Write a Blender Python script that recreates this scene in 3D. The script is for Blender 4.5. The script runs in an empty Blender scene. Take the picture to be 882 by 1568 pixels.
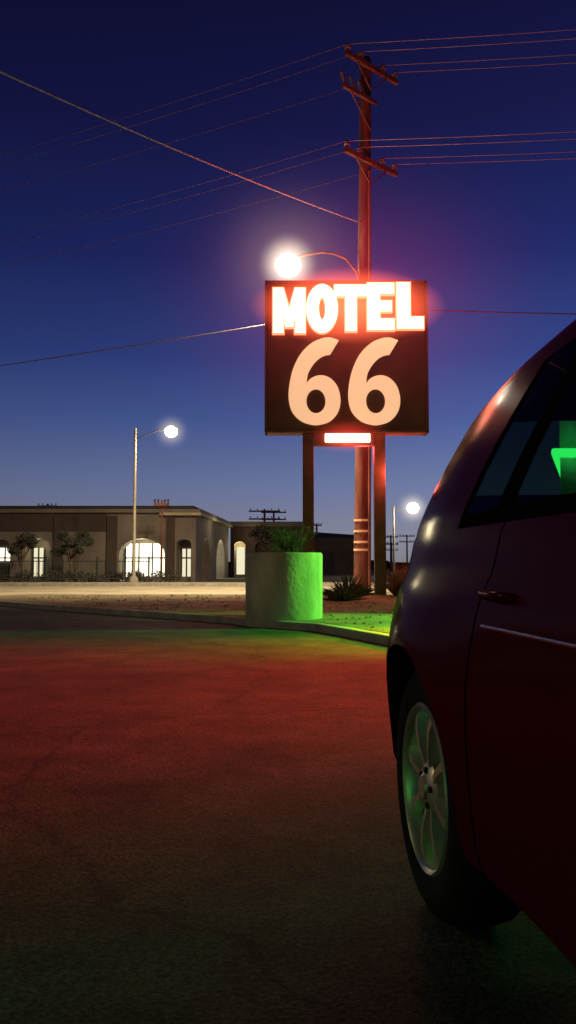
import bpy, bmesh, math, random
import numpy as np
from mathutils import Vector, Matrix
random.seed(7)
scene = bpy.context.scene
scene.view_settings.view_transform = 'Standard'
scene.view_settings.look = 'None'
scene.view_settings.exposure = 0
COL = scene.collection

# ------------------------------------------------------------------ materials
def newmat(name):
    m = bpy.data.materials.new(name); m.use_nodes = True
    nt = m.node_tree
    return m, nt, nt.nodes, nt.links, nt.nodes.get('Principled BSDF')

def pmat(name, col, rough=0.6, metal=0.0, var=0.25, scale=3.0, bump=0.2, bscale=40.0, coat=0.0, spec=0.5, emis=None, estr=0.0, streak=0):
    m, nt, N, L, b = newmat(name)
    tc = N.new('ShaderNodeTexCoord')
    n1 = N.new('ShaderNodeTexNoise'); n1.inputs['Scale'].default_value = scale; n1.inputs['Detail'].default_value = 6
    if streak:
        mp = N.new('ShaderNodeMapping'); mp.inputs['Scale'].default_value = (1, 1, streak)
        L.new(tc.outputs['Object'], mp.inputs['Vector']); L.new(mp.outputs['Vector'], n1.inputs['Vector'])
    else:
        L.new(tc.outputs['Object'], n1.inputs['Vector'])
    r = N.new('ShaderNodeValToRGB')
    r.color_ramp.elements[0].position = 0.3; r.color_ramp.elements[1].position = 0.7
    lo = [c*(1-var) for c in col]; hi = [min(1, c*(1+var)) for c in col]
    r.color_ramp.elements[0].color = (*lo, 1); r.color_ramp.elements[1].color = (*hi, 1)
    L.new(n1.outputs['Fac'], r.inputs['Fac']); L.new(r.outputs['Color'], b.inputs['Base Color'])
    b.inputs['Roughness'].default_value = rough; b.inputs['Metallic'].default_value = metal
    b.inputs['Coat Weight'].default_value = coat; b.inputs['Coat Roughness'].default_value = 0.05
    b.inputs['Specular IOR Level'].default_value = spec
    if bump > 0:
        n2 = N.new('ShaderNodeTexNoise'); n2.inputs['Scale'].default_value = bscale; n2.inputs['Detail'].default_value = 4
        L.new(tc.outputs['Object'], n2.inputs['Vector'])
        bp = N.new('ShaderNodeBump'); bp.inputs['Strength'].default_value = bump; bp.inputs['Distance'].default_value = 0.02
        L.new(n2.outputs['Fac'], bp.inputs['Height']); L.new(bp.outputs['Normal'], b.inputs['Normal'])
    if emis:
        b.inputs['Emission Color'].default_value = (*emis, 1); b.inputs['Emission Strength'].default_value = estr
    return m

def emat(name, col, strength):
    m, nt, N, L, b = newmat(name)
    N.remove(b)
    e = N.new('ShaderNodeEmission'); e.inputs['Color'].default_value = (*col, 1); e.inputs['Strength'].default_value = strength
    L.new(e.outputs[0], N['Material Output'].inputs['Surface'])
    return m

def bloom_mat(name, col, strength, power):  # self-emitting volume, fading outwards; imitates lens bloom, scatters no light
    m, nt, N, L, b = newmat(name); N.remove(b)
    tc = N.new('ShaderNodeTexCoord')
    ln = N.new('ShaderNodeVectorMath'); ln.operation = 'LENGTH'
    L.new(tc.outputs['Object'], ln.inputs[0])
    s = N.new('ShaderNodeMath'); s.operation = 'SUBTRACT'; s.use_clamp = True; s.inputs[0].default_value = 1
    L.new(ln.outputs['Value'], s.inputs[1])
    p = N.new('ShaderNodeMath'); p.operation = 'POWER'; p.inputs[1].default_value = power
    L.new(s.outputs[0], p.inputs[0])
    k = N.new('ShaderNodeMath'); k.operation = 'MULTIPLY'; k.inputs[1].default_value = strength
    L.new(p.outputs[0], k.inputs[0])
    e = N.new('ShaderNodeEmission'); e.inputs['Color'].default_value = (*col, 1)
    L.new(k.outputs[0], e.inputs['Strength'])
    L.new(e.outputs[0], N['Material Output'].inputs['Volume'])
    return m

def asphalt_mat():
    m, nt, N, L, b = newmat('asphalt')
    tc = N.new('ShaderNodeTexCoord')
    def noise(sc, det=6, rough=0.6):
        n = N.new('ShaderNodeTexNoise'); n.inputs['Scale'].default_value = sc; n.inputs['Detail'].default_value = det
        n.inputs['Roughness'].default_value = rough
        L.new(tc.outputs['Object'], n.inputs['Vector']); return n
    big = noise(0.35); mid = noise(2.2, 8, .7); fine = noise(90, 3)
    r = N.new('ShaderNodeValToRGB'); r.color_ramp.elements[0].position = .32; r.color_ramp.elements[1].position = .68
    r.color_ramp.elements[0].color = (.034, .032, .029, 1); r.color_ramp.elements[1].color = (.082, .077, .068, 1)
    L.new(big.outputs['Fac'], r.inputs['Fac'])
    r2 = N.new('ShaderNodeValToRGB'); r2.color_ramp.elements[0].position = .3; r2.color_ramp.elements[1].position = .7
    r2.color_ramp.elements[0].color = (.5, .5, .5, 1); r2.color_ramp.elements[1].color = (1.35, 1.35, 1.35, 1)
    L.new(mid.outputs['Fac'], r2.inputs['Fac'])
    mx = N.new('ShaderNodeMix'); mx.data_type = 'RGBA'; mx.blend_type = 'MULTIPLY'; mx.inputs['Factor'].default_value = 1
    L.new(r.outputs['Color'], mx.inputs[6]); L.new(r2.outputs['Color'], mx.inputs[7])
    r3 = N.new('ShaderNodeValToRGB'); r3.color_ramp.elements[0].position = .35; r3.color_ramp.elements[1].position = .75
    r3.color_ramp.elements[0].color = (.45, .45, .45, 1); r3.color_ramp.elements[1].color = (2.1, 2.1, 2.0, 1)
    L.new(fine.outputs['Fac'], r3.inputs['Fac'])
    mx2 = N.new('ShaderNodeMix'); mx2.data_type = 'RGBA'; mx2.blend_type = 'MULTIPLY'; mx2.inputs['Factor'].default_value = 1
    L.new(mx.outputs[2], mx2.inputs[6]); L.new(r3.outputs['Color'], mx2.inputs[7])
    v = N.new('ShaderNodeTexVoronoi'); v.feature = 'DISTANCE_TO_EDGE'; v.inputs['Scale'].default_value = .33
    wn = noise(1.3, 5); va = N.new('ShaderNodeVectorMath'); va.operation = 'MULTIPLY_ADD'
    va.inputs[1].default_value = (.8, .8, .8)
    L.new(wn.outputs['Color'], va.inputs[0]); L.new(tc.outputs['Object'], va.inputs[2]); L.new(va.outputs[0], v.inputs['Vector'])
    cr = N.new('ShaderNodeValToRGB'); cr.color_ramp.elements[0].position = 0.0; cr.color_ramp.elements[1].position = .008
    cr.color_ramp.elements[0].color = (.55, .55, .55, 1); cr.color_ramp.elements[1].color = (1, 1, 1, 1)
    L.new(v.outputs['Distance'], cr.inputs['Fac'])
    mx3 = N.new('ShaderNodeMix'); mx3.data_type = 'RGBA'; mx3.blend_type = 'MULTIPLY'; mx3.inputs['Factor'].default_value = 1
    L.new(mx2.outputs[2], mx3.inputs[6]); L.new(cr.outputs['Color'], mx3.inputs[7])
    L.new(mx3.outputs[2], b.inputs['Base Color'])
    b.inputs['Roughness'].default_value = .8; b.inputs['Specular IOR Level'].default_value = .12
    ad = N.new('ShaderNodeMath'); ad.operation = 'MULTIPLY_ADD'; ad.inputs[1].default_value = 1.2
    L.new(mid.outputs['Fac'], ad.inputs[0]); L.new(fine.outputs['Fac'], ad.inputs[2])
    bp = N.new('ShaderNodeBump'); bp.inputs['Strength'].default_value = .4; bp.inputs['Distance'].default_value = .012
    L.new(ad.outputs[0], bp.inputs['Height']); L.new(bp.outputs['Normal'], b.inputs['Normal'])
    return m

def carpaint():
    m, nt, N, L, b = newmat('maroon_paint')
    tc = N.new('ShaderNodeTexCoord')
    n = N.new('ShaderNodeTexNoise'); n.inputs['Scale'].default_value = 5; n.inputs['Detail'].default_value = 8
    L.new(tc.outputs['Object'], n.inputs['Vector'])
    r = N.new('ShaderNodeMapRange'); r.inputs[3].default_value = .10; r.inputs[4].default_value = .22
    L.new(n.outputs['Fac'], r.inputs[0]); L.new(r.outputs[0], b.inputs['Coat Roughness'])
    g = N.new('ShaderNodeNewGeometry')
    mx = N.new('ShaderNodeMix'); mx.data_type = 'RGBA'
    mx.inputs[6].default_value = (.085, .006, .013, 1); mx.inputs[7].default_value = (.015, .013, .012, 1)
    L.new(g.outputs['Backfacing'], mx.inputs[0]); L.new(mx.outputs[2], b.inputs['Base Color'])
    b.inputs['Metallic'].default_value = .0; b.inputs['Specular IOR Level'].default_value = 0.0
    b.inputs['Roughness'].default_value = .6
    b.inputs['Coat Weight'].default_value = .22; b.inputs['Coat IOR'].default_value = 1.30
    b.inputs['Coat Tint'].default_value = (1, .8, .8, 1)
    return m

def glassmat():
    m, nt, N, L, b = newmat('tinted_glass'); N.remove(b)
    t = N.new('ShaderNodeBsdfTransparent'); t.inputs[0].default_value = (.14, .20, .17, 1)
    g = N.new('ShaderNodeBsdfGlossy'); g.inputs['Roughness'].default_value = .03; g.inputs['Color'].default_value = (.25, .25, .25, 1)
    f = N.new('ShaderNodeFresnel'); f.inputs[0].default_value = 1.18
    mx = N.new('ShaderNodeMixShader')
    L.new(f.outputs[0], mx.inputs[0]); L.new(t.outputs[0], mx.inputs[1]); L.new(g.outputs[0], mx.inputs[2])
    L.new(mx.outputs[0], N['Material Output'].inputs['Surface'])
    return m

M = {}
M['asphalt'] = asphalt_mat()
M['road'] = pmat('road_concrete', (.32, .28, .21), .8, var=.25, scale=.6, bump=.3, bscale=20)
M['dirt'] = pmat('desert_gravel', (.16, .125, .065), .95, var=.45, scale=1.5, bump=.8, bscale=25)
M['desert'] = pmat('desert_ground', (.08, .065, .05), .95, var=.4, scale=.3, bump=.3, bscale=4)
M['curb'] = pmat('curb_concrete', (.28, .26, .22), .85, var=.3, scale=4, bump=.4, bscale=30)
M['concrete'] = pmat('planter_concrete', (.36, .33, .24), .85, var=.4, scale=3.5, bump=.5, bscale=14, streak=.35)
M['stucco'] = pmat('tan_stucco', (.18, .16, .135), .9, var=.25, scale=.8, bump=.4, bscale=30)
M['stucco_dk'] = pmat('brown_stucco', (.065, .047, .04), .9, var=.2, scale=.8, bump=.4, bscale=30)
M['trim'] = pmat('cream_trim', (.42, .38, .26), .8, var=.12, scale=2, bump=.2)
M['white_wall'] = pmat('white_stucco', (.65, .65, .6), .85, var=.08, scale=1, bump=.2)
M['roof'] = pmat('dark_roof', (.04, .035, .04), .9, var=.2)
M['panel'] = pmat('sign_panel_brown', (.085, .045, .020), .6, var=.35, scale=1.2, bump=.1, bscale=8, spec=.25)
M['steel'] = pmat('painted_steel_post', (.11, .055, .035), .6, var=.3, scale=3, bump=.15, bscale=20, spec=.25)
M['wood'] = pmat('pole_wood', (.17, .07, .055), .85, var=.45, scale=6, bump=.6, bscale=20, spec=.2, streak=.15)
M['galv'] = pmat('galvanised_steel', (.36, .34, .28), .55, metal=.2, var=.15, bump=.05)
M['dark'] = pmat('dark_metal', (.03, .03, .03), .5, var=.2, bump=.05)
M['wire'] = pmat('weathered_wire', (.14, .12, .15), .7, metal=0, var=.1, bump=0, spec=.2)
M['wire_l'] = pmat('twisted_service_wire', (.36, .34, .36), .6, metal=0, var=.2, bump=0, spec=.3)
M['porcelain'] = pmat('insulator_porcelain', (.22, .15, .14), .3, var=.1, bump=0)
M['bark'] = pmat('bark', (.11, .075, .05), .9, var=.3, bump=.5)
M['leaf'] = pmat('leaves', (.035, .038, .022), .8, var=.4, bump=0)
M['shrubleaf'] = pmat('shrub_leaves', (.05, .035, .018), .85, var=.4, bump=0)
M['dryleaf'] = pmat('dry_grass', (.24, .13, .07), .85, var=.4, bump=0)
M['yucca'] = pmat('yucca_leaves', (.07, .07, .03), .7, var=.35, bump=0)
M['paint'] = carpaint(); M['glass'] = glassmat()
M['rubber'] = pmat('tyre_rubber', (.014, .013, .012), .9, var=.2, scale=8, bump=.3, bscale=50, spec=.12)
M['well'] = pmat('wheel_well_plastic', (.010, .010, .010), .95, var=.2, bump=.1, spec=.1)
M['alloy'] = pmat('alloy_wheel', (.62, .54, .44), .38, metal=.6, var=.25, scale=8, bump=.05)
M['chrome'] = pmat('worn_chrome', (.5, .42, .36), .25, metal=1, var=.1, bump=0)
M['seam'] = pmat('panel_gap', (.01, .006, .006), .8, bump=0, spec=.0)
M['tail'] = pmat('tail_lamp_lens', (.12, .005, .005), .3, var=.1, bump=0, spec=.05)
M['head'] = pmat('head_lamp_lens', (.6, .6, .6), .1, var=.1, bump=0, coat=1)
M['seat'] = pmat('seat_fabric', (.03, .03, .03), .9, var=.2, bump=.3)
M['letter'] = emat('lit_letter_face', (1, .84, .56), 5)
M['neon_red'] = emat('neon_red', (1, .34, .18), 10)
M['neon_halo'] = emat('neon_red_backer', (1, .13, .06), 4)
M['number'] = pmat('cream_plastic', (.55, .56, .46), .5, var=.12, scale=1.5, bump=.05, emis=(1, .56, .30), estr=.80)
M['vac'] = emat('vacancy_tube', (1, .66, .45), 6)
M['neon_green'] = emat('neon_green', (.05, 1, .16), 22)
M['neon_red2'] = emat('neon_red_tube', (1, .05, .02), 8)
M['lamp'] = emat('lamp_globe', (1, .93, .72), 25)
M['pane'] = emat('lit_window_glow', (1, .92, .70), 2.4)
M['pane2'] = emat('lit_window_glow_dim', (1, .92, .62), .9)
M['reflector'] = pmat('reflector_band', (.8, .55, .35), .4, bump=0, emis=(1, .5, .3), estr=.15)

# ------------------------------------------------------------------ helpers
def empty(name, loc=(0, 0, 0), rot=0):
    e = bpy.data.objects.new(name, None); e.location = loc; e.rotation_euler[2] = rot
    e.empty_display_size = .2
    COL.objects.link(e); return e
def adopt(o, parent, local=False):
    if parent is not None:
        o.parent = parent
        if not local:
            mw = Matrix.Translation(parent.location) @ Matrix.Rotation(parent.rotation_euler[2], 4, 'Z')
            o.matrix_parent_inverse = mw.inverted()
    return o
def mk(name, verts, faces, mat, parent=None, smooth=False, local=False, bevel=0, fmats=None):
    me = bpy.data.meshes.new(name); me.from_pydata([tuple(v) for v in verts], [], faces)
    mats = mat if isinstance(mat, list) else [mat]
    for m_ in mats: me.materials.append(m_)
    if fmats:
        for p, i in zip(me.polygons, fmats): p.material_index = i
    bm = bmesh.new(); bm.from_mesh(me); bmesh.ops.recalc_face_normals(bm, faces=bm.faces); bm.to_mesh(me); bm.free()
    if smooth:
        for p in me.polygons: p.use_smooth = True
        me.set_sharp_from_angle(angle=math.radians(38))
    o = bpy.data.objects.new(name, me); COL.objects.link(o); adopt(o, parent, local)
    if bevel:
        b = o.modifiers.new('bevel', 'BEVEL'); b.width = bevel; b.segments = 2
    return o
def box(name, x0, x1, y0, y1, z0, z1, mat, parent=None, bevel=0, local=False):
    v = [(x0,y0,z0),(x1,y0,z0),(x1,y1,z0),(x0,y1,z0),(x0,y0,z1),(x1,y0,z1),(x1,y1,z1),(x0,y1,z1)]
    f = [(0,3,2,1),(4,5,6,7),(0,1,5,4),(1,2,6,5),(2,3,7,6),(3,0,4,7)]
    return mk(name, v, f, mat, parent, local=local, bevel=bevel)
def prism(name, poly, z0, z1, mat, parent=None, bevel=0):
    n = len(poly)
    v = [(x, y, z0) for x, y in poly] + [(x, y, z1) for x, y in poly]
    f = [tuple(range(n))[::-1], tuple(range(n, 2*n))] + [(i, (i+1) % n, n+(i+1) % n, n+i) for i in range(n)]
    return mk(name, v, f, mat, parent, bevel=bevel)
def sheet(name, poly, z, mat, parent=None):
    return mk(name, [(x, y, z) for x, y in poly], [tuple(range(len(poly)))], mat, parent)
def lathe(name, prof, center, mat, parent=None, n=48, axis='Z', local=False):
    v = []; f = []
    k = len(prof)
    for i in range(n):
        a = 2*math.pi*i/n
        for r, h in prof:
            if axis == 'Z': v.append((center[0]+r*math.cos(a), center[1]+r*math.sin(a), center[2]+h))
            else: v.append((center[0]+h, center[1]+r*math.cos(a), center[2]+r*math.sin(a)))
    for i in range(n):
        for j in range(k-1):
            f.append((i*k+j, ((i+1) % n)*k+j, ((i+1) % n)*k+j+1, i*k+j+1))
    return mk(name, v, f, mat, parent, smooth=True, local=local)
def curve(name, pts, r, mat, parent=None, radii=None, res=3, local=False, cyclic=False, cap=True):
    cu = bpy.data.curves.new(name, 'CURVE'); cu.dimensions = '3D'; cu.bevel_depth = r; cu.bevel_resolution = res
    cu.use_fill_caps = cap
    sp = cu.splines.new('POLY'); sp.points.add(len(pts)-1)
    for i, p in enumerate(pts):
        sp.points[i].co = (*p, 1); sp.points[i].radius = radii[i] if radii else 1
    sp.use_cyclic_u = cyclic; sp.use_smooth = True
    cu.materials.append(mat)
    o = bpy.data.objects.new(name, cu); COL.objects.link(o); adopt(o, parent, local); return o
def multi_curve(name, lines, r, mat, parent=None, res=2):
    cu = bpy.data.curves.new(name, 'CURVE'); cu.dimensions = '3D'; cu.bevel_depth = r; cu.bevel_resolution = res
    for pts, rr in lines:
        sp = cu.splines.new('POLY'); sp.points.add(len(pts)-1)
        for i, p in enumerate(pts):
            sp.points[i].co = (*p, 1); sp.points[i].radius = rr[i] if rr else 1
    cu.materials.append(mat)
    o = bpy.data.objects.new(name, cu); COL.objects.link(o); adopt(o, parent); return o
def sag(a, b, s, n=24):
    a = Vector(a); b = Vector(b)
    return [tuple(a.lerp(b, t/n) - Vector((0, 0, s*4*(t/n)*(1-t/n)))) for t in range(n+1)]
def light(name, kind, loc, power, col, parent=None, size=.3, target=None, sizey=None, spread=None, cone=None, blend=.7):
    l = bpy.data.lights.new(name, kind); l.energy = power; l.color = col
    if kind == 'AREA':
        l.shape = 'RECTANGLE'; l.size = size; l.size_y = sizey or size
        if spread: l.spread = math.radians(spread)
    else: l.shadow_soft_size = size
    if kind == 'SPOT': l.spot_size = math.radians(cone); l.spot_blend = blend
    o = bpy.data.objects.new(name, l); o.location = loc
    if target is not None:
        o.rotation_euler = (Vector(target)-Vector(loc)).to_track_quat('-Z', 'Y').to_euler()
    COL.objects.link(o); adopt(o, parent); return o
def bloom_volume(name, loc, scl, col, strength, power, parent=None):  # ellipsoid that glows by itself to imitate bloom around a lamp
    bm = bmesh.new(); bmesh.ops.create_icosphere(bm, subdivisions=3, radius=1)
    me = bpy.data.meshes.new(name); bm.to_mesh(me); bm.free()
    me.materials.append(bloom_mat(name, col, strength, power))
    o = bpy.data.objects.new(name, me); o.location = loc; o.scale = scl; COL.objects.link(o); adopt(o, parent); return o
def globe(name, loc, r, mat, parent=None, scl=(1, 1, 1)):
    bm = bmesh.new(); bmesh.ops.create_uvsphere(bm, u_segments=24, v_segments=16, radius=r)
    for v in bm.verts: v.co = Vector((v.co.x*scl[0]+loc[0], v.co.y*scl[1]+loc[1], v.co.z*scl[2]+loc[2]))
    me = bpy.data.meshes.new(name); bm.to_mesh(me); bm.free()
    for p in me.polygons: p.use_smooth = True
    me.materials.append(mat)
    o = bpy.data.objects.new(name, me); COL.objects.link(o); adopt(o, parent); return o
def boolean(o, cutters):
    for c in cutters:
        md = o.modifiers.new('b', 'BOOLEAN'); md.operation = 'DIFFERENCE'; md.object = c; md.solver = 'EXACT'
        try: md.material_mode = 'TRANSFER'
        except Exception: pass
    bpy.context.view_layer.update()
    dg = bpy.context.evaluated_depsgraph_get()
    me = bpy.data.meshes.new_from_object(o.evaluated_get(dg))
    o.modifiers.clear(); o.data = me
    for c in cutters: bpy.data.objects.remove(c, do_unlink=True)

# ------------------------------------------------------------------ world (dusk)
w = bpy.data.worlds.new('World'); scene.world = w; w.use_nodes = True
N = w.node_tree.nodes; L = w.node_tree.links
bg = N['Background']; out = N['World Output']
tc = N.new('ShaderNodeTexCoord'); sx = N.new('ShaderNodeSeparateXYZ'); L.new(tc.outputs['Generated'], sx.inputs[0])
ramp = N.new('ShaderNodeValToRGB'); cr = ramp.color_ramp
stops = [(0.0, (.22,.21,.24)), (.03, (.23,.24,.31)), (.093, (.15,.19,.36)), (.177, (.058,.100,.305)), (.251, (.026,.049,.215)),
         (.36, (.0115,.0185,.122)), (.49, (.0068,.0073,.060)), (.62, (.0038,.0033,.030)), (1.0, (.002,.002,.014))]
while len(cr.elements) < len(stops): cr.elements.new(.5)
for e, (p, c) in zip(cr.elements, stops): e.position = p; e.color = (*c, 1)
L.new(sx.outputs['Z'], ramp.inputs['Fac'])
az = N.new('ShaderNodeMapRange'); az.inputs[1].default_value = -.95; az.inputs[2].default_value = .4
az.inputs[3].default_value = .35; az.inputs[4].default_value = 1.15
L.new(sx.outputs['X'], az.inputs[0])
azy = N.new('ShaderNodeMapRange'); azy.inputs[1].default_value = -.6; azy.inputs[2].default_value = .7
azy.inputs[3].default_value = .35; azy.inputs[4].default_value = 1.0
L.new(sx.outputs['Y'], azy.inputs[0])
mm = N.new('ShaderNodeMath'); mm.operation = 'MULTIPLY'; L.new(az.outputs[0], mm.inputs[0]); L.new(azy.outputs[0], mm.inputs[1])
L.new(mm.outputs[0], bg.inputs['Strength'])
L.new(ramp.outputs['Color'], bg.inputs['Color'])
sky = N.new('ShaderNodeTexSky'); sky.sky_type = 'NISHITA'; sky.sun_disc = False
sky.sun_elevation = math.radians(-4); sky.sun_rotation = math.radians(20)
bg2 = N.new('ShaderNodeBackground'); bg2.inputs['Strength'].default_value = .05
L.new(sky.outputs[0], bg2.inputs['Color'])
ad = N.new('ShaderNodeAddShader'); L.new(bg.outputs[0], ad.inputs[0]); L.new(bg2.outputs[0], ad.inputs[1])
L.new(ad.outputs[0], out.inputs['Surface'])

# ------------------------------------------------------------------ ground
g = sheet('ground', [(-900,-900),(900,-900),(900,900),(-900,900)], 0, M['desert'])
lot = sheet('parking_lot', [(-40,-30),(40,-30),(40,21.9),(-40,21.9)], .004, M['asphalt'])
road = sheet('road', [(-200,22.2),(200,22.2),(200,34),(-200,34)], .004, M['road'])
side = prism('sidewalk', [(-200,34.0),(200,34.0),(200,36),(-200,36)], -.05, .13, M['curb'])
sheet('road_marking', [(-200,27.9),(200,27.9),(200,28.05),(-200,28.05)], .009, pmat('yellow_paint', (.55,.38,.06), .7, var=.3, bump=0))
isl_pts = [(3.4,18.5),(3.4,7.6),(1.75,7.6),(1.35,8.4),(.75,10.0),(.35,10.95),(-.1,11.35),(-.9,12.35),(-2.5,13.9),(-5.0,16.3),(-7.2,18.6),(-7.7,20.2),(-7.0,21.7),(16,21.7),(16,18.5)]
isl = empty('landscape_island', (0, 14, 0))
prism('kerb', isl_pts, -.05, .11, M['curb'], isl, bevel=.02)
def shrink(pts, d):
    n = len(pts); outp = []
    for i in range(n):
        p0 = Vector(pts[i-1]); p1 = Vector(pts[i]); p2 = Vector(pts[(i+1) % n])
        e1 = (p1-p0).normalized(); e2 = (p2-p1).normalized()
        nrm = Vector((e1.y+e2.y, -(e1.x+e2.x)))
        if nrm.length < 1e-6: nrm = Vector((e1.y, -e1.x))
        nrm.normalize(); outp.append((p1.x+nrm.x*d, p1.y+nrm.y*d))
    return outp
def area(p): return sum(p[i-1][0]*p[i][1]-p[i][0]*p[i-1][1] for i in range(len(p)))
a1 = shrink(isl_pts, .16); a2 = shrink(isl_pts, -.16)
inner = a1 if abs(area(a1)) < abs(area(a2)) else a2
sheet('gravel_bed', inner, .116, M['dirt'], isl)
sv = []; sf = []
for i in range(900):
    x = random.uniform(-6, 3.2); y = random.uniform(9, 21)
    edge = np.interp(x, [-7.5,-5,-2.5,-.9,-.1,.35,.75,1.35,3.4], [19.4,16.7,14.3,12.8,11.8,11.4,10.5,8.9,8.0])
    if y < edge: continue
    r = random.uniform(.01, .045); b0 = len(sv)
    for a in range(5):
        an = a*2*math.pi/5+random.random()*.5; sv.append((x+r*math.cos(an), y+r*math.sin(an), .115))
    sv.append((x, y, .115+r*.9))
    for a in range(5): sf.append((b0+a, b0+(a+1) % 5, b0+5))
mk('stones', sv, sf, M['dirt'], isl)

# ------------------------------------------------------------------ motel sign
sg = empty('motel_sign', (1.48, 20.2, 0))
box('sign_cabinet', -.53, 3.48, 20.0, 20.42, 4.27, 8.05, M['panel'], sg, bevel=.02)
for nm, a in (('frame_top', (-.56,3.51,19.97,20.45,8.053,8.11)), ('frame_bottom', (-.56,3.51,19.97,20.45,4.21,4.267)),
              ('frame_left', (-.59,-.533,19.97,20.45,4.21,8.11)), ('frame_right', (3.483,3.54,19.97,20.45,4.21,8.11))):
    box(nm, *a, M['steel'], sg)
for nm, x in (('post_left', .51), ('post_right', 2.31)):
    box(nm, x-.14, x+.14, 20.06, 20.34, 0.0, 4.205, M['steel'], sg, bevel=.015)
    box(nm+'_base_plate', x-.25, x+.25, 19.95, 20.45, .117, .15, M['galv'], sg)
def flat_curve(name, loops, y, ext, offset, mat, parent):
    cu = bpy.data.curves.new(name, 'CURVE'); cu.dimensions = '2D'; cu.fill_mode = 'BOTH'; cu.extrude = ext; cu.offset = offset
    for lp in loops:
        sp = cu.splines.new('POLY'); sp.points.add(len(lp)-1)
        for i, (x, z) in enumerate(lp): sp.points[i].co = (x, z, 0, 1)
        sp.use_cyclic_u = True
    cu.materials.append(mat)
    o = bpy.data.objects.new(name, cu); o.rotation_euler = (math.pi/2, 0, 0); o.location = (0, y, 0)
    COL.objects.link(o)
    adopt(o, parent); return o
def ell(cx, cz, rx, rz, n=40, p=1.0): 
    r = []
    for i in range(n):
        a = 2*math.pi*i/n; c = math.cos(a); s = math.sin(a)
        r.append((cx+rx*math.copysign(abs(c)**p, c), cz+rz*math.copysign(abs(s)**p, s)))
    return r
z0, z1 = 6.78, 7.93
H = z1-z0
def rect_path(pts, x0, wd, zb, h): return [(x0+a*wd, zb+b*h) for a, b in pts]
Mo = rect_path([(0,0),(.28,0),(.28,.50),(.40,.14),(.60,.14),(.72,.50),(.72,0),(1,0),(1,1),(.72,1),(.5,.48),(.28,1),(0,1)], -.35, .76, z0-.03, H-.05)
Ov = ell(.86, 7.35, .36, .59); Oh = ell(.86, 7.35, .12, .33)
To = rect_path([(.36,0),(.66,0),(.66,.79),(1,.79),(1,1),(0,1),(0,.79),(.36,.79)], 1.20, .76, z0+.02, H-.02)
Eo = rect_path([(0,0),(1,0),(1,.2),(.42,.2),(.42,.41),(.9,.41),(.9,.6),(.42,.6),(.42,.8),(1,.8),(1,1),(0,1)], 2.03, .62, z0+.05, H)
Lo = rect_path([(0,0),(1,0),(1,.22),(.46,.22),(.46,1),(0,1)], 2.77, .62, z0+.08, H-.02)
letters = {'letter_M': [Mo], 'letter_O': [Ov, Oh], 'letter_T': [To], 'letter_E': [Eo], 'letter_L': [Lo]}
for nm, lp in letters.items():
    flat_curve(nm, lp, 19.82, .02, -.01, M['letter'], sg)
    flat_curve(nm+'_channel', lp, 19.915, .06, .05, M['neon_halo'], sg)
    for i, l_ in enumerate(lp):
        curve(nm+'_neon_%d' % i, [(x, 19.87, z) for x, z in l_], .038, M['neon_red'], sg, cyclic=True, res=2)
outer = [(.80,1.36),(.97,1.64),(.80,1.695),(.62,1.67),(.42,1.57),(.22,1.36),(.08,1.07),(0.01,.76),(0.0,.48),(.07,.24),(.24,.07),(.44,0),(.60,.0),(.80,.07),(.95,.24),(1.0,.47),(.95,.72),(.83,.88),(.69,.95),(.55,.95),(.42,.89),(.345,.80),(.37,.98),(.46,1.15),(.58,1.28),(.70,1.345)]
def catmull(pts, sub=5, corners=()):
    n = len(pts); r = []
    for i in range(n):
        p0, p1, p2, p3 = [Vector(pts[(i+k) % n]) for k in (-1, 0, 1, 2)]
        if i in corners: p0 = p1
        if (i+1) % n in corners: p3 = p2
        m1 = (p2-p0)*.5; m2 = (p3-p1)*.5
        if i in corners and (i+1) % n in corners: m1 = m2 = (p2-p1)
        for s in range(sub):
            t = s/sub
            q = p1*(2*t**3-3*t*t+1)+m1*(t**3-2*t*t+t)+p2*(-2*t**3+3*t*t)+m2*(t**3-t*t)
            r.append((q.x, q.y))
    return r
op = catmull(outer, 5, corners=(0, 1, 21))
for nm, x0 in (('numeral_6', .02), ('numeral_6_second', 1.52)):
    sc = 1.30; zz = 4.41; sz = 1.31
    o6 = [(x0+a*sc, zz+b*sz) for a, b in op]
    h6 = [(x0+a*sc, zz+b*sz) for a, b in ell(.525, .455, .185, .235)]
    flat_curve(nm, [o6, h6], 19.97, .025, 0, M['number'], sg)
box('vacancy_box', .66, 2.16, 20.02, 20.30, 3.90, 4.20, M['steel'], sg, bevel=.01)
box('vacancy_tube', .93, 2.06, 19.97, 20.012, 3.97, 4.19, M['vac'], sg, bevel=.018)
light('neon_light', 'AREA', (1.48, 19.6, 7.3), 130, (1, .05, .02), sg, size=3.6, sizey=1.0, target=(1.0, 6, 0))
light('neon_wash', 'AREA', (1.48, 19.3, 7.6), 50, (1, .11, .04), sg, size=3.6, sizey=.4, target=(1.48, 20, 7.6))
light('vacancy_light', 'POINT', (1.5, 19.8, 3.8), 30, (1, .10, .05), sg, size=.15)
light('vacancy_back_light', 'POINT', (1.9, 20.6, 3.9), 230, (1, .03, .03), sg, size=.2)
light('neon_back_light', 'AREA', (1.9, 20.8, 7.8), 480, (1, .03, .05), sg, size=2.5, sizey=1.0, target=(2.5, 26, 11))
bloom_volume('bloom_glow', (1.6, 19.7, 7.4), (7.0, 3.5, 5.2), (1, .08, .17), .080, 3.0, sg)  # wide red glow added around the sign as painted bloom
bloom_volume('bloom_glow_core', (1.47, 19.6, 7.38), (2.55, .8, 1.15), (1, .08, .035), 1.0, 1.5, sg)  # tighter emissive glow imitating bloom of the letters
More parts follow.
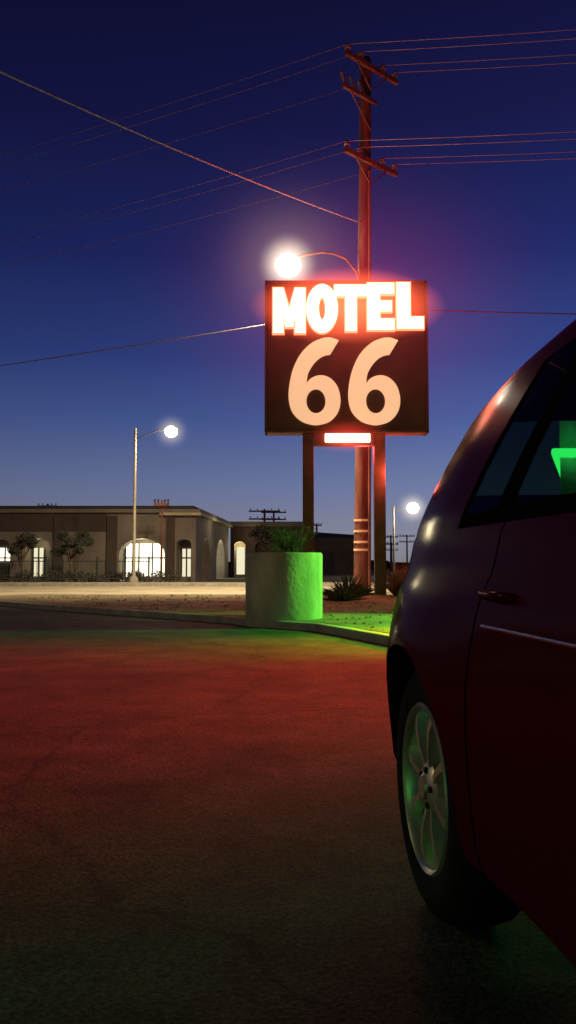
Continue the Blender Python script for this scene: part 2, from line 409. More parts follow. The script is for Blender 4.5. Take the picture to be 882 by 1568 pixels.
bloom_volume('bloom_glow_tubes', (1.5, 19.75, 7.38), (2.5, .35, 1.0), (1, .14, .05), 4.5, .9, sg)  # emissive fill between letters, painted bloom of the tubes
bloom_volume('bloom_glow_vacancy', (1.5, 19.8, 4.08), (1.1, .5, .45), (1, .06, .04), 1.8, 1.6, sg)  # emissive volume painting the bloom of the vacancy tube

# ------------------------------------------------------------------ utility pole with lamp arm
up = empty('utility_pole', (2.37, 26, 0))
base = Vector((2.37, 26, 0)); top = Vector((2.62, 26, 17.9))
def onpole(z): return base.lerp(top, z/17.9)
curve('pole_shaft', [tuple(base.lerp(top, t/10)) for t in range(11)], .25, M['wood'], up, radii=[1.05-.03*t for t in range(11)], res=6)
d = Vector((.75, .66, 0)).normalized(); perp = Vector((-d.y, d.x, 0))
def beam(name, a, b, w, h, mat, parent):
    a = Vector(a); b = Vector(b); dr = (b-a).normalized(); up_ = Vector((0, 0, 1))
    s = dr.cross(up_).normalized()*w/2; u = s.cross(dr).normalized()*h/2
    v = [a-s-u, a+s-u, a+s+u, a-s+u, b-s-u, b+s-u, b+s+u, b-s+u]
    return mk(name, v, [(0,1,2,3),(4,7,6,5),(0,4,5,1),(1,5,6,2),(2,6,7,3),(3,7,4,0)], mat, parent)
ins = {}
for k, (z, hl) in enumerate(((17.45, 1.25), (14.2, 1.25))):
    c = onpole(z) - perp*.3
    beam('crossarm_%d' % k, c-d*hl, c+d*hl, .12, .16, M['wood'], up)
    for j, t in enumerate((-1.15, -.55, .55, 1.15)):
        p = c+d*t; ins[(k, j)] = p+Vector((0, 0, .32))
        lathe('insulator_%d_%d' % (k, j), [(.0,.34),(.05,.33),(.09,.26),(.05,.22),(.1,.18),(.04,.14),(.03,.08),(.0,.08)], tuple(p), M['porcelain'], up, n=12)
    beam('brace_%d_a' % k, c+d*.75-Vector((0,0,.05)), onpole(z-.75)-perp*.26, .04, .04, M['wood'], up)
    beam('brace_%d_b' % k, c-d*.75-Vector((0,0,.05)), onpole(z-.75)-perp*.26, .04, .04, M['wood'], up)
c = onpole(16.3)-perp*.3
beam('cutout_arm', c-d*1.35, c+d*.2, .10, .12, M['wood'], up)
for j, t in enumerate((-1.2, -.8, -.4)):
    p = c+d*t
    curve('fuse_cutout_%d' % j, [tuple(p+Vector((0,0,.05))), tuple(p+Vector((-.16,0,.5)))], .06, M['porcelain'], up)
    curve('fuse_lead_%d' % j, [tuple(p+Vector((-.16,0,.5))), tuple(p+Vector((.1,.1,.9))), tuple(ins[(0, j)])], .012, M['dark'], up)
beam('cutout_brace', c-d*1.0-Vector((0,0,.06)), onpole(15.3)-perp*.26, .04, .04, M['wood'], up)
curve('riser_conduit', [(2.60,25.74,0.1),(2.66,25.75,8),(2.70,25.76,13.9)], .05, M['wood'], up)
for z in (1.35, 1.6, 1.95, 2.3):
    lathe('reflector_%d' % int(z*100), [(.268, 0), (.268, .07)], (base.x+.014*z, 26, z), M['reflector'], up, n=32)
lp = [(2.45,25.8,9.9),(2.25,25.8,10.5),(1.9,25.8,10.95),(1.5,25.8,11.12),(1.1,25.8,11.16),(.6,25.8,11.08),(.25,25.8,10.98)]
curve('lamp_arm', lp, .04, M['wood'], up)
globe('lamp_head', (0.0, 25.8, 10.98), .3, M['galv'], up, (1.2, .6, .35))
globe('lamp_globe', (0.0, 25.8, 10.72), .42, M['lamp'], up, (1, 1, .9))
light('lamp_light', 'SPOT', (0, 25.8, 10.2), 14000, (1, .78, .45), up, size=.3, target=(-4, 28.5, 0), cone=116)
light('lamp_spill', 'POINT', (0, 25.6, 10.15), 300, (1, .86, .62), up, size=.35)
bloom_volume('bloom_glow', (0, 25.8, 10.75), (4.2, 4.2, 4.2), (1, .60, .48), .13, 4.0, up)  # outer lamp bloom, painted as an emissive volume
bloom_volume('bloom_glow_core', (0, 25.8, 10.75), (1.1, 1.1, 1.1), (1, .85, .6), 2.4, 2.0, up)  # bright inner part of the painted lamp bloom

wr = empty('overhead_wires', (2.4, 26, 12))
lines = []; lines_l = []
for (k, j), p in ins.items():
    lines.append((sag(p, (p.x+45, p.y-45*.19, p.z+.3), .9, 30), None))
    if j != 2: lines_l.append((sag(p, (p.x-50, p.y+50*.36, p.z-1.5), 1.2, 30), None))
multi_curve('power_lines', lines, .011, M['wire_l'], wr, res=1)
multi_curve('power_lines_far', lines_l, .008, M['wire'], wr, res=1)
multi_curve('service_drop', [(sag(onpole(12.2), (-24.6, -1.5, 14.0), 1.2, 40), None)], .020, M['wire_l'], wr)
multi_curve('telephone_cable', [(sag(onpole(9.35), (-47, 47, 9.3), .5, 30), None), (sag(onpole(9.35), (45, 25, 9.5), .5, 30), None)], .020, M['wire'], wr)

# ------------------------------------------------------------------ street lamps
def street_lamp(x, y, h, lx, r, power, rod=.07, col=(1, .80, .45), size=.3):
    e = empty('street_lamp', (x, y, 0))
    curve('pole', [(x,y,0),(x,y,h*.5),(x,y,h+.1)], rod, M['galv'], e, radii=[1.3,1,.8], res=5)
    lathe('base', [(0,0),(.22,0),(.22,.25),(.12,.4),(0,.4)], (x,y,0), M['curb'], e, n=16)
    n = 8
    curve('arm', [(x+(lx-x)*t/n, y, h-.4+.45*math.sin(t/n*math.pi/2)) for t in range(n+1)], .022, M['dark'], e)
    globe('lamp_head', (lx, y, h+.12), .24, M['galv'], e, (1.4, .7, .35))
    globe('lamp_globe', (lx, y, h-.05), r, M['lamp'], e, (1, 1, .9))
    light('lamp_light', 'POINT', (lx, y, h-.7), power, col, e, size=size)
    bloom_volume('bloom_glow', (lx, y, h-.05), (r*3.6,)*3, (1, .85, .6), 1.2, 3, e)  # emissive sphere imitating bloom around the globe
    return e
street_lamp(-7.05, 36.8, 7.1, -5.4, .29, 560)
street_lamp(7.9, 60, 5.2, 9.35, .44, 900)
street_lamp(-12.5, 6.0, 5.5, -11.0, .20, 400, col=(1, .80, .38), size=.9)

# ------------------------------------------------------------------ buildings
def arch_cut(x0, x1, zt, y0, y1, axis='Y', arched=True, z0=.02):
    w = (x1-x0)/2; cxx = (x0+x1)/2
    prof = [(x0, z0), (x1, z0)]
    if arched:
        rh = w*.7
        for i in range(13):
            a = math.pi*i/12; prof.append((cxx+w*math.cos(a), zt-rh+rh*math.sin(a)))
    else: prof += [(x1, zt), (x0, zt)]
    n = len(prof)
    if axis == 'Y': v = [(a, y0, b) for a, b in prof]+[(a, y1, b) for a, b in prof]
    else: v = [(y0, a, b) for a, b in prof]+[(y1, a, b) for a, b in prof]
    f = [tuple(range(n)), tuple(range(n, 2*n))]+[(i, (i+1) % n, n+(i+1) % n, n+i) for i in range(n)]
    return mk('cut', v, f, M['stucco'])
fp = [(-30,44),(-5.05,44),(-4.3,58),(-30,58)]
b1 = empty('stucco_building', (-17, 50, 0))
walls = prism('walls', fp, 0, 3.75, [M['stucco']], b1)
openings = [(-16.6,-15.2,2.35,True),(-14.45,-13.0,2.35,True),(-9.25,-6.75,2.35,True),(-6.1,-5.3,2.3,True),(-19.5,-18,2.3,True),(-23.5,-22,2.3,True)]
cuts = [arch_cut(a, b, zt, 43.5, 45.3, 'Y', ar) for a, b, zt, ar in openings]
cuts += [arch_cut(46.0, 49.0, 2.5, -6.0, -3.5, 'X'), arch_cut(52.0, 56.0, 2.6, -6.0, -3.5, 'X')]
boolean(walls, cuts)
prism('cornice', [(-30.2,43.75),(-4.8,43.75),(-4.05,58.2),(-30.2,58.2)], 3.753, 3.95, M['stucco'], b1)
prism('cornice_corner', [(-7.0,43.70),(-4.75,43.70),(-4.0,58.25),(-7.0,58.25)], 3.60, 3.749, M['trim'], b1)
prism('roof', [(-30,44.1),(-5.2,44.1),(-4.5,58),(-30,58)], 3.953, 4.15, M['roof'], b1)
for i, (a, b, zt, ar) in enumerate(openings):
    cxm = (a+b)/2
    if i in (1, 2): 
        light('niche_light_%d' % i, 'POINT', (cxm, 44.6, 2.0), 50 if i == 2 else 16, (1, .86, .5), b1, size=.1)
    m_ = M['pane'] if i in (0, 2) else (M['pane2'] if i in (1, 3) else M['roof'])
    zlo = 1.1 if i in (0,) else .25
    if i == 1: b_in = a+.75
    else: b_in = b-.12
    ztp = zt-.5 if i != 2 else zt-.25
    box('window_pane_%d' % i, a+.12, b_in, 45.25, 45.29, zlo, ztp, m_, b1)
    nm = 3 if b-a > 2 else 2
    for k in range(nm+1):
        xx = a+.12+(b_in-a-.12)*k/nm
        box('mullion_%d_%d' % (i, k), xx-.04, xx+.04, 45.19, 45.24, zlo, ztp, M['dark'], b1)
    box('transom_%d' % i, a+.12, b_in, 45.15, 45.185, 1.25, 1.33, M['dark'], b1)
box('pilaster_a', -9.9, -9.35, 43.85, 43.997, 0, 3.59, M['stucco_dk'], b1)
box('pilaster_b', -6.65, -6.2, 43.85, 43.997, 0, 3.59, M['stucco_dk'], b1)
box('pilaster_c', -12.8, -12.3, 43.85, 43.997, 0, 3.59, M['stucco_dk'], b1)
box('wall_band', -30, -9.95, 43.93, 43.998, 2.75, 3.74, M['stucco_dk'], b1)
light('side_arch_light', 'POINT', (-5.2, 54, 2.2), 110, (1, .9, .6), b1, size=.1)
box('side_window', -5.97, -5.93, 52.3, 55.7, .4, 2.1, M['pane'], b1)
light('side_arch_light_near', 'POINT', (-5.3, 47.6, 2.2), 12, (1, .85, .5), b1, size=.1)
light('soffit_light', 'POINT', (-3.6, 49, 3.2), 32, (1, .85, .45), b1, size=.1)
light('front_light', 'POINT', (-8, 42.6, 3.3), 4, (1, .8, .45), b1, size=.1)
light('front_light_far', 'POINT', (-13.6, 42.3, 1.4), 7, (1, .88, .7), b1, size=.1)

b2 = empty('stucco_building', (-1.5, 64, 0))
w2 = prism('walls', [(-4.2,58.5),(1.5,58.5),(1.5,70),(-4.2,70)], 0, 3.7, [M['stucco_dk']], b2)
boolean(w2, [arch_cut(-3.9, -3.1, 2.6, 58, 59.5), arch_cut(-2.4, -1.4, 2.6, 58, 59.5), arch_cut(-.6, .4, 2.6, 58, 59.5)])
box('window_pane', -3.8, -3.2, 59.44, 59.48, .2, 2.2, M['pane2'], b2)
light('niche_light', 'POINT', (-3.5, 58.9, 2.3), 40, (1, .82, .38), b2, size=.1)
box('parapet', -4.25, 1.6, 58.35, 70.1, 3.703, 4.05, M['stucco'], b2)
light('eave_light', 'POINT', (-2.6, 57.6, 3.0), 16, (1, .75, .4), b2, size=.1)
b3 = empty('warehouse', (4, 80, 0))
box('walls', 1.2, 7.0, 76, 86, 0, 3.5, M['stucco_dk'], b3)
mk('roof', [(1,75.7,3.503),(7.2,75.7,3.503),(7.2,86,3.503),(1,86,3.503),(1,80.8,4.3),(7.2,80.8,3.9)], [(0,1,5,4),(1,2,5),(2,3,4,5),(3,0,4),(0,3,2,1)], M['roof'], b3)
box('door', 3.2, 4.4, 75.93, 75.98, 0, 2.3, M['roof'], b3)
dv = []; df = []
x = -260
while x < 260:
    wd = random.uniform(4, 14); h = random.uniform(1.2, 3.4); y = random.uniform(150, 175); k = len(dv)
    dv += [(x,y,0),(x+wd,y,0),(x+wd,y+6,0),(x,y+6,0),(x+wd*.1,y,h),(x+wd*.9,y,h*random.uniform(.7,1)),(x+wd*.9,y+6,h*.8),(x+wd*.1,y+6,h)]
    df += [(k,k+1,k+5,k+4),(k+1,k+2,k+6,k+5),(k+3,k,k+4,k+7),(k+4,k+5,k+6,k+7)]
    x += wd*random.uniform(.7, 1.3)
mk('distant_tree_line', dv, df, M['leaf'])

fe = empty('iron_fence', (-14, 38, 0))
fl = []
for i in range(0, 140):
    x = -26+i*.14
    fl.append(([(x, 38, .05), (x, 38, 1.15)], None))
multi_curve('pickets', fl, .012, M['dark'], fe, res=1)
for z in (.25, 1.05): box('rail_%d' % int(z*100), -26, -6.5, 37.98, 38.02, z, z+.04, M['dark'], fe)
for i in range(9):
    x = -26+i*2.43; box('post_%d' % i, x-.04, x+.04, 37.93, 37.975, 0, 1.3, M['dark'], fe)
def leafcloud(centers, n, size, flat=.7):
    v = []; f = []
    for _ in range(n):
        c, r = random.choice(centers)
        while True:
            q = Vector((random.uniform(-1,1), random.uniform(-1,1), random.uniform(-1,1)))
            if q.length < 1: break
        p = Vector(c)+Vector((q.x*r, q.y*r, q.z*r*flat))
        a = Vector((random.gauss(0,1), random.gauss(0,1), random.gauss(0,1))).normalized()
        b = a.orthogonal().normalized(); s = size*random.uniform(.6, 1.4); k = len(v)
        v += [p-a*s, p+b*s*.4, p+a*s, p-b*s*.4]; f.append((k, k+1, k+2, k+3))
    return v, f
cs = [((random.uniform(-26,-4), 39+random.uniform(-.3,.3), random.uniform(.2,.45)), random.uniform(.25,.55)) for _ in range(70)]
v, f = leafcloud(cs, 6000, .07); mk('hedge', v, f, M['leaf'])

def upole(x, y, h, aw, arms=(0.0, .9), r=.13):
    e = empty('utility_pole', (x, y, 0))
    curve('pole_shaft', [(x,y,0),(x,y,h)], r, M['wood'], e, radii=[1.1,.8])
    for i, a in enumerate(arms):
        box('crossarm_%d' % i, x-aw, x+aw, y-.2, y-.1, h-.3-a, h-.15-a, M['wood'], e)
        for k in (-1, -.5, .5, 1): lathe('insulator_%d_%s' % (i, k), [(0,.22),(.05,.18),(.05,.05),(0,0)], (x+k*aw*.9, y-.15, h-.15-a), M['dark'], e, n=8)
upole(-6.45, 41, 4.2, .38, (0,), .06)
upole(-22.5, 75, 6.6, .9)
upole(-2.4, 82, 6.6, 1.6, (0, .8)); upole(-1.6, 90, 7.0, 1.4, (0, .8))
upole(12.8, 100, 4.6, .9); upole(18.5, 125, 5.6, 1.2); upole(15.2, 118, 4.2, .9)
upole(3.4, 95, 5.8, .6, (0,))

# ------------------------------------------------------------------ vegetation
def tree(name, x, y, h, cr_, nleaf=1400, mat='leaf'):
    e = empty(name, (x, y, 0)); br = []; cs = []
    br.append(([(x,y,0),(x+.05,y,h*.3),(x-.03,y,h*.5)], [1.2,1,.8]))
    for i in range(9):
        a = i*2.4; rr = cr_*random.uniform(.5, .95); zt = h*random.uniform(.6, .95)
        t = (x+rr*math.cos(a), y+rr*math.sin(a), zt)
        br.append(([(x-.02,y,h*random.uniform(.3,.5)), (x+rr*.5*math.cos(a), y+rr*.5*math.sin(a), h*.6), t], [.7,.45,.15]))
        cs.append((t, cr_*random.uniform(.25, .5)))
    cs.append(((x, y, h*.8), cr_*.4))
    multi_curve('trunk_and_limbs', br, .08*h/3, M['bark'], e)
    v, f = leafcloud(cs, nleaf, .09*h/3)
    mk('foliage', v, f, M[mat], e)
tree('desert_tree', -10.8, 40, 2.6, .85); tree('desert_tree', -13.6, 41, 2.4, .8); tree('desert_tree', -1.2, 50, 3.2, 1.3, 900)
tree('desert_tree', -21.5, 41, 3.0, 1.1)
def spiky(name, x, y, zb, n, ln, wd, mat, spread=1.0):
    e = empty(name, (x, y, 0)); v = []; f = []
    for i in range(n):
        a = random.uniform(0, 2*math.pi); el = random.uniform(.15, 1.0)**.8*spread; l = ln*random.uniform(.6, 1.1)
        dr = Vector((math.cos(a)*math.sin(el), math.sin(a)*math.sin(el), math.cos(el)))
        sd = dr.cross(Vector((0,0,1))).normalized()*wd
        b = Vector((x+random.uniform(-.08,.08), y+random.uniform(-.08,.08), zb)); m_ = b+dr*l*.5; t = b+dr*l+Vector((0,0,-l*.12*el))
        k = len(v); v += [b-sd*.6, b+sd*.6, m_+sd, t, m_-sd]; f.append((k, k+1, k+2, k+3, k+4))
    mk('blades', v, f, M[mat], e)
spiky('yucca', 1.45, 19.3, .11, 110, .85, .022, 'yucca', 1.35)
spiky('yucca', 1.15, 17.6, .11, 80, .55, .02, 'yucca', 1.4)
for (gx, gy, gl) in ((3.0,21.0,1.0),(3.5,21.2,1.1),(2.75,20.2,.7),(4.0,21.3,1.0),(3.3,19.6,.7)):
    spiky('ornamental_grass', gx, gy, .11, 260, gl, .008, 'dryleaf', .8)
light('grass_red_light', 'POINT', (2.7, 19.9, 3.2), 90, (1, .16, .09), sg, size=.1)
# ------------------------------------------------------------------ concrete planter
pl = empty('concrete_planter', (-.06, 12.05, 0))
lathe('pipe', [(.42,1.00),(.44,1.08),(.555,1.08),(.575,1.05),(.575,-.02)], (-.06,12.05,0), M['concrete'], pl, n=96)
lathe('inner_wall', [(.42,1.00),(.42,.88)], (-.06,12.05,0), M['concrete'], pl, n=64)
lathe('soil', [(0,.96),(.25,.95),(.425,.91)], (-.06,12.05,0), M['dirt'], pl, n=32)
bs = empty('desert_shrub', (0.04, 12.05, .93)); tw = []; tips = []
for i in range(40):
    a = random.uniform(0, 6.28); r = random.uniform(.08, .40); zt = .93+random.uniform(.25, .55)
    x0 = .04+random.uniform(-.08,.08); y0 = 12.05+random.uniform(-.08,.08)
    m_ = (x0+r*.4*math.cos(a), y0+r*.4*math.sin(a), .93+(zt-.93)*.6); t = (x0+r*math.cos(a), y0+r*math.sin(a), zt)
    tw.append(([(x0,y0,.88), m_, t], [1,.6,.25])); tips.append((t, .07)); tips.append((m_, .10))
    for k in range(3):
        t2 = (t[0]+random.uniform(-.12,.12), t[1]+random.uniform(-.12,.12), t[2]+random.uniform(-.03,.1))
        tw.append(([m_, t2], [.5,.2]))
multi_curve('twigs', tw, .008, M['bark'], bs, res=1)
v, f = leafcloud(tips, 420, .018); mk('foliage', v, f, M['shrubleaf'], bs)

# ------------------------------------------------------------------ motel building (behind the car, with neon)
mb = empty('motel_building', (10, 14, 0))
prism('walls', [(3.75,11.0),(18,11.0),(18,18),(6.6,18)], .0, 3.0, M['white_wall'], mb)
prism('parapet', [(3.7,10.9),(18.1,10.9),(18.1,18.1),(6.5,18.1)], 3.003, 3.3, M['trim'], mb)
box('door', 8, 9, 10.94, 10.99, 0, 2.1, M['stucco_dk'], mb)
box('window', 5.2, 7.0, 10.94, 10.99, .9, 2.0, M['glass'], mb)
curve('green_neon', [(17.5,10.85,2.42),(3.62,10.85,2.42),(5.3,15.2,2.42)], .065, M['neon_green'], mb)
curve('red_neon', [(6,10.75,2.85),(17.5,10.75,2.85)], .035, M['neon_red2'], mb)
light('green_neon_light', 'SPOT', (3.75,12.0,2.1), 1500, (.18, 1, .08), mb, size=.12, target=(.6, 11.6, .2), cone=62, blend=.9)
light('green_neon_light_low', 'SPOT', (3.4,10.4,2.0), 1900, (.20, 1, .03), mb, size=.12, target=(1.35, 9.5, 0), cone=54, blend=1)
light('green_wall_wash', 'AREA', (6,10.6,2.3), 120, (.1, 1, .35), mb, size=4, sizey=.1, target=(6,11,2.9))
light('red_neon_light', 'SPOT', (9.5,10.5,2.9), 33000, (1, .028, .008), mb, size=.35, target=(-.6, 6.7, 0), cone=41, blend=1.0)
mb2 = empty('motel_building', (-12, -9, 0))
box('walls', -20, -7, -14, -6, 0, 3.0, M['white_wall'], mb2)
box('parapet', -20.1, -6.9, -14.1, -5.9, 3.003, 3.3, M['trim'], mb2)
box('door', -10, -9, -5.99, -5.94, 0, 2.1, M['stucco_dk'], mb2)
curve('green_neon', [(-6.85,-6,2.6),(-6.85,-13.5,2.6)], .04, M['neon_green'], mb2)
light('green_neon_light', 'SPOT', (-4.6,-3.5,2.6), 480, (.20, 1, .08), mb2, size=.4, target=(-1.35, 1.3, 0), cone=19, blend=1.0)

# ------------------------------------------------------------------ car
car = empty('parked_car', (1.145, 2.205, 0), math.radians(5.62))
S_AX = 3.47; S_F = .86
def pchip(xs, ys):
    xs = np.array(xs, float); ys = np.array(ys, float); h = np.diff(xs); dl = np.diff(ys)/h
    m_ = np.zeros(len(xs)); m_[0] = dl[0]; m_[-1] = dl[-1]
    for i in range(1, len(xs)-1):
        if dl[i-1]*dl[i] > 0: m_[i] = 2*dl[i-1]*dl[i]/(dl[i-1]+dl[i])
    def fn(x):
        x = min(max(x, xs[0]), xs[-1]); i = min(max(int(np.searchsorted(xs, x))-1, 0), len(h)-1)
        t = (x-xs[i])/h[i]
        return float(ys[i]*(2*t**3-3*t*t+1)+h[i]*m_[i]*(t**3-2*t*t+t)+ys[i+1]*(-2*t**3+3*t*t)+h[i]*m_[i+1]*(t**3-t*t))
    return fn
zr = pchip(*zip((0,.60),(.04,.72),(.15,.84),(.5,.95),(1.05,1.02),(1.25,1.10),(1.7,1.45),(2.0,1.54),(2.6,1.575),(3.2,1.55),(3.55,1.50),(3.8,1.43),(3.95,1.33),(4.05,1.19),(4.11,1.04),(4.155,.90),(4.20,.78),(4.25,.66),(4.29,.55)))
zb = pchip(*zip((0,.40),(.1,.27),(.5,.22),(3.8,.24),(4.15,.30),(4.29,.42)))
Wd = pchip(*zip((0,.50),(.06,.64),(.25,.76),(.7,.80),(3.5,.80),(3.85,.77),(4.02,.71),(4.14,.64),(4.23,.57),(4.29,.49)))
stations = sorted(set([round(x, 4) for x in list(np.linspace(0, .3, 9))+list(np.linspace(.3, 3.9, 73))+list(np.linspace(3.9, 4.29, 26))
    + [1.52,1.53,2.50,2.51,3.02,3.03]]))
def bump_f(s, c, wd): return math.exp(-((s-c)/wd)**2)
def section(s):
    R = zr(s); B0 = zb(s); W_ = Wd(s); B = min(.99, R-.05); hu = R-B
    pts = [(0, B0), (.5*W_, B0), (.88*W_, B0+.005), (.965*W_, B0+.035), (.99*W_, B0+.09)]
    lo = B0+.09
    fr = [.12,.24,.36,.48,.58,.66,.72,.78,.84,.90,.96]
    wp = [1.0,1.008,1.012,1.012,1.005,.998,.992,.978,.955,.942,.932]
    for a, b in zip(fr, wp): pts.append((W_*b, lo+(B-lo)*a))
    wb = .918*W_; pts.append((wb, B))
    inset = .225*(hu/.58)
    for a in (.06,.12,.25,.40,.55,.68,.76,.80): pts.append((wb-inset*(a/.8)**1.25, B+hu*a))
    we = wb-inset
    for a, b in ((.975,.85),(.93,.905),(.85,.945),(.7,.975),(.5,.99),(.25,.998),(0,1.0)): pts.append((we*a, B+hu*b))
    q = []
    for (x, z) in pts:
        if x > .3:
            for c in (S_F, S_AX):
                e = bump_f(s, c, .40)*(.062 if c == S_AX else .055)
                zf = 1/(1+math.exp((z-.77)/.04)); x += e*zf
        y = s
        if z > B: y = s-.22*(z-B)*math.exp(-((s-3.3)/.45)**2)
        q.append((x, y-S_AX, z))
    return q
secs = [section(s) for s in stations]
J = len(secs[0]); verts = []; ring = []
for sc_ in secs:
    idx = []
    for (x, y, z) in sc_: verts.append((-x, y, z)); idx.append(len(verts)-1)
    for (x, y, z) in reversed(sc_[1:-1]): verts.append((x, y, z)); idx.append(len(verts)-1)
    ring.append(idx)
K = len(ring[0]); faces = []; fm = []
JB = 16
cmats = [M['paint'], M['glass'], M['seam'], M['tail'], M['head'], M['well']]
for i in range(len(stations)-1):
    sm = (stations[i]+stations[i+1])/2; R = zr(sm)
    for k in range(K):
        k2 = (k+1) % K
        faces.append((ring[i][k], ring[i+1][k], ring[i+1][k2], ring[i][k2]))
        j = k if k < J-1 else K-1-k
        m_ = 0
        if j <= 1: m_ = 5
        if JB+1 <= j <= JB+6:
            if 1.75 < sm < 2.44 or 2.55 < sm < 2.98: m_ = 1
            elif 3.08 < sm < 3.28: m_ = 1
            elif 1.58 < sm < 3.34: m_ = 2
        elif j == JB and 1.58 < sm < 3.34: m_ = 2
        if j >= JB+9:
            if 1.29 < sm < 1.86: m_ = 1
            if 3.90 < sm < 4.075: m_ = 1
        if 1 < j < JB and (1.52 < sm < 1.53 or 2.50 < sm < 2.51 or 3.02 < sm < 3.03): m_ = 2
        if 12 <= j <= JB+1 and sm > 4.08 and R > .84: m_ = 3
        if 11 <= j <= JB and .06 < sm < .26: m_ = 4
        fm.append(m_)
faces.append(tuple(ring[0])); fm.append(0); faces.append(tuple(reversed(ring[-1]))); fm.append(0)
body = mk('body', verts, faces, cmats, None, fmats=fm)
cuts = []
for c in (S_F, S_AX):
    for sgn in (-1, 1):
        n = 56; v = []; f = []
        for i in range(n):
            a = 2*math.pi*i/n
            for xx in (.56, 1.1): v.append((sgn*xx, c-S_AX+.362*math.cos(a), .330+.362*math.sin(a)))
        f = [(2*i, 2*((i+1) % n), 2*((i+1) % n)+1, 2*i+1) for i in range(n)]+[tuple(2*i for i in range(n)), tuple(2*i+1 for i in range(n))]
        cuts.append(mk('cut', v, f, M['well']))
boolean(body, cuts)
for p in body.data.polygons: p.use_smooth = True
body.data.set_sharp_from_angle(angle=math.radians(32))
adopt(body, car, True)
for c, tag in ((S_F, 'front'), (S_AX, 'rear')):
    for sgn, sd in ((-1, 'left'), (1, 'right')):
        cxw = sgn*.80; yc = c-S_AX
        tyre = [(.203,-.01),(.225,.0),(.25,.006),(.28,.002),(.305,-.012),(.320,-.035),(.325,-.06),(.325,-.14),(.318,-.17),(.28,-.195),(.21,-.19)]
        lathe('tyre_%s_%s' % (tag, sd), [(r, sgn*h) for r, h in tyre], (cxw, yc, .325), M['rubber'], car, n=72, axis='X', local=True)
        rim = [(.214,-.006),(.208,.002),(.200,-.006),(.193,-.03),(.184,-.10),(.184,-.18)]
        lathe('rim_%s_%s' % (tag, sd), [(r, sgn*h) for r, h in rim], (cxw, yc, .325), M['alloy'], car, n=64, axis='X', local=True)
        lathe('brake_disc_%s_%s' % (tag, sd), [(0,-sgn*.10),(.16,-sgn*.10),(.16,-sgn*.12)], (cxw, yc, .325), M['well'], car, n=32, axis='X', local=True)
        lathe('barrel_%s_%s' % (tag, sd), [(0,-sgn*.15),(.19,-sgn*.15)], (cxw, yc, .325), M['well'], car, n=32, axis='X', local=True)
        lathe('hub_%s_%s' % (tag, sd), [(0,sgn*.004),(.028,sgn*.003),(.034,-sgn*.006),(.055,-sgn*.012),(.066,-sgn*.02),(.068,-sgn*.06)], (cxw, yc, .325), M['alloy'], car, n=32, axis='X', local=True)
        v = []; f = []
        for s_ in range(8):
            a0 = s_*2*math.pi/8+.25
            for (r, hw, h) in ((.05,.014,-.014),(.11,.014,-.006),(.16,.019,-.006),(.196,.029,-.014)):
                for (du, dh) in ((-1,-.028),(-.55,0),(.55,0),(1,-.028)):
                    yy = r*math.cos(a0)-du*hw*math.sin(a0); zz = r*math.sin(a0)+du*hw*math.cos(a0)
                    v.append((cxw+sgn*(h+dh), yc+yy, .325+zz))
            b0 = s_*16
            for q in range(3):
                for t in range(3): f.append((b0+q*4+t, b0+q*4+t+1, b0+q*4+t+5, b0+q*4+t+4))
        mk('spokes_%s_%s' % (tag, sd), v, f, M['alloy'], car, smooth=True, local=True)
        v = []; f = []
        for s_ in range(5):
            a0 = s_*2*math.pi/5+.5; k = len(v)
            cy_, cz_ = yc+.045*math.cos(a0), .325+.045*math.sin(a0)
            for t in range(6):
                v.append((cxw-sgn*.003, cy_+.009*math.cos(t*math.pi/3), cz_+.009*math.sin(t*math.pi/3)))
            for t in range(6):
                v.append((cxw-sgn*.02, cy_+.009*math.cos(t*math.pi/3), cz_+.009*math.sin(t*math.pi/3)))
            f.append(tuple(range(k, k+6)))
            for t in range(6): f.append((k+t, k+(t+1) % 6, k+6+(t+1) % 6, k+6+t))
        mk('lug_nuts_%s_%s' % (tag, sd), v, f, M['dark'], car, local=True)
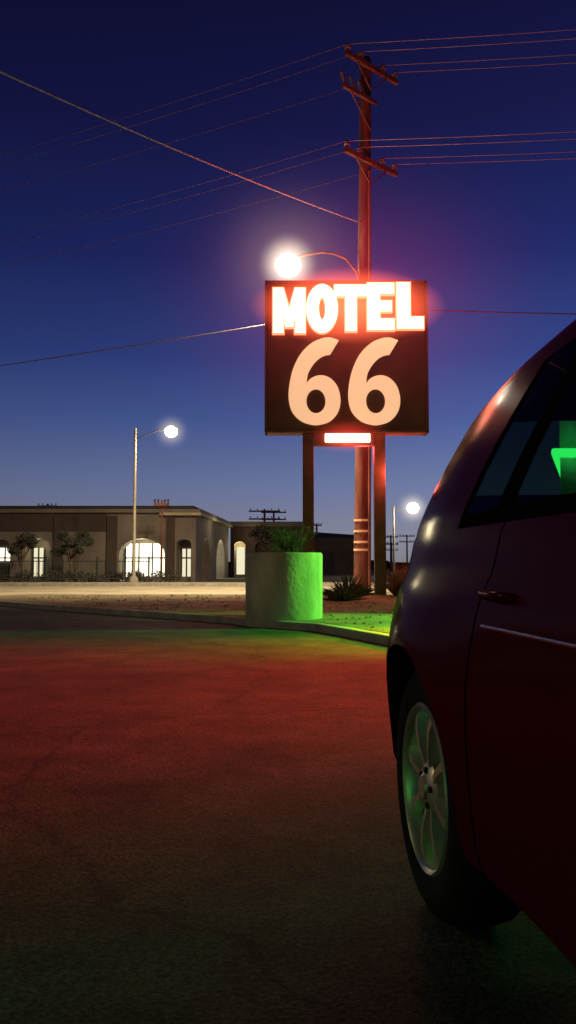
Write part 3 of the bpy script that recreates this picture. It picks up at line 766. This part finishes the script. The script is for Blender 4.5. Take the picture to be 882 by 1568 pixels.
for sgn, sd in ((-1, 'left'), (1, 'right')):
    for i, s_ in enumerate((2.38, 2.93)):
        y = s_-S_AX; x = .775*sgn
        curve('door_handle_%s_%d' % (sd, i), [(x, y-.09, .835), (x+sgn*.025, y-.07, .84), (x+sgn*.028, y+.05, .84), (x, y+.08, .835)], .009, M['paint'], car, local=True)
    for i, (sa, sb) in enumerate(((1.58, 2.47), (2.54, 2.99))):
        pts = [(sgn*(Wd(s)*.985+.062*bump_f(s, S_AX, .4)*.5+.055*bump_f(s, S_F, .4)*.5+.004), s-S_AX, .775) for s in np.linspace(sa, sb, 10)]
        curve('side_moulding_%s_%d' % (sd, i), pts, .006, M['chrome'], car, local=True)
    globe_o = globe('mirror_'+sd, (0,0,0), .1, M['paint'], None, (1.0, .5, .75)); globe_o.location = (sgn*.93, 1.72-S_AX, 1.08); adopt(globe_o, car, True)
    box('mirror_arm_'+sd, min(sgn*.74, sgn*.9), max(sgn*.74, sgn*.9), 1.70-S_AX, 1.75-S_AX, 1.0, 1.04, M['dark'], car, local=True)
for nm, x0, x1, y0, y1, z0_, z1_ in (('front_seat_left',-.58,-.1,-1.55,-1.1,.35,.6),('front_seat_back_left',-.57,-.11,-1.15,-1.0,.5,1.12),
    ('front_seat_right',.1,.58,-1.55,-1.1,.35,.6),('front_seat_back_right',.11,.57,-1.15,-1.0,.5,1.12),
    ('rear_seat',-.6,.6,-.7,-.25,.35,.58),('rear_seat_back',-.6,.6,-.3,-.15,.5,.98),('dashboard',-.68,.68,-2.15,-1.9,.6,.98),('floor',-.68,.68,-2.3,.5,.26,.32)):
    box(nm, x0, x1, y0, y1, z0_, z1_, M['seat'], car, bevel=.04 if 'floor' not in nm else 0, local=True)
for nm, xx in (('headrest_left', -.34), ('headrest_right', .34)):
    box(nm, xx-.13, xx+.13, -1.12, -1.03, 1.14, 1.3, M['seat'], car, bevel=.04, local=True)
box('licence_plate', -.15, .15, 4.295-S_AX, 4.31-S_AX, .46, .53, M['head'], car, local=True)
box('hatch_handle', -.12, .12, 4.15-S_AX, 4.20-S_AX, .86, .90, M['chrome'], car, bevel=.008, local=True)

# ------------------------------------------------------------------ camera
cam = bpy.data.cameras.new('camera'); co = bpy.data.objects.new('camera', cam); COL.objects.link(co)
cam.sensor_fit = 'VERTICAL'; cam.sensor_height = 24; cam.lens = 24*1230/1568
cam.clip_start = .05; cam.clip_end = 3000
co.location = (0, 0, .9)
co.rotation_euler = (math.radians(90)+math.atan(81/1230), 0, 0)
scene.camera = co
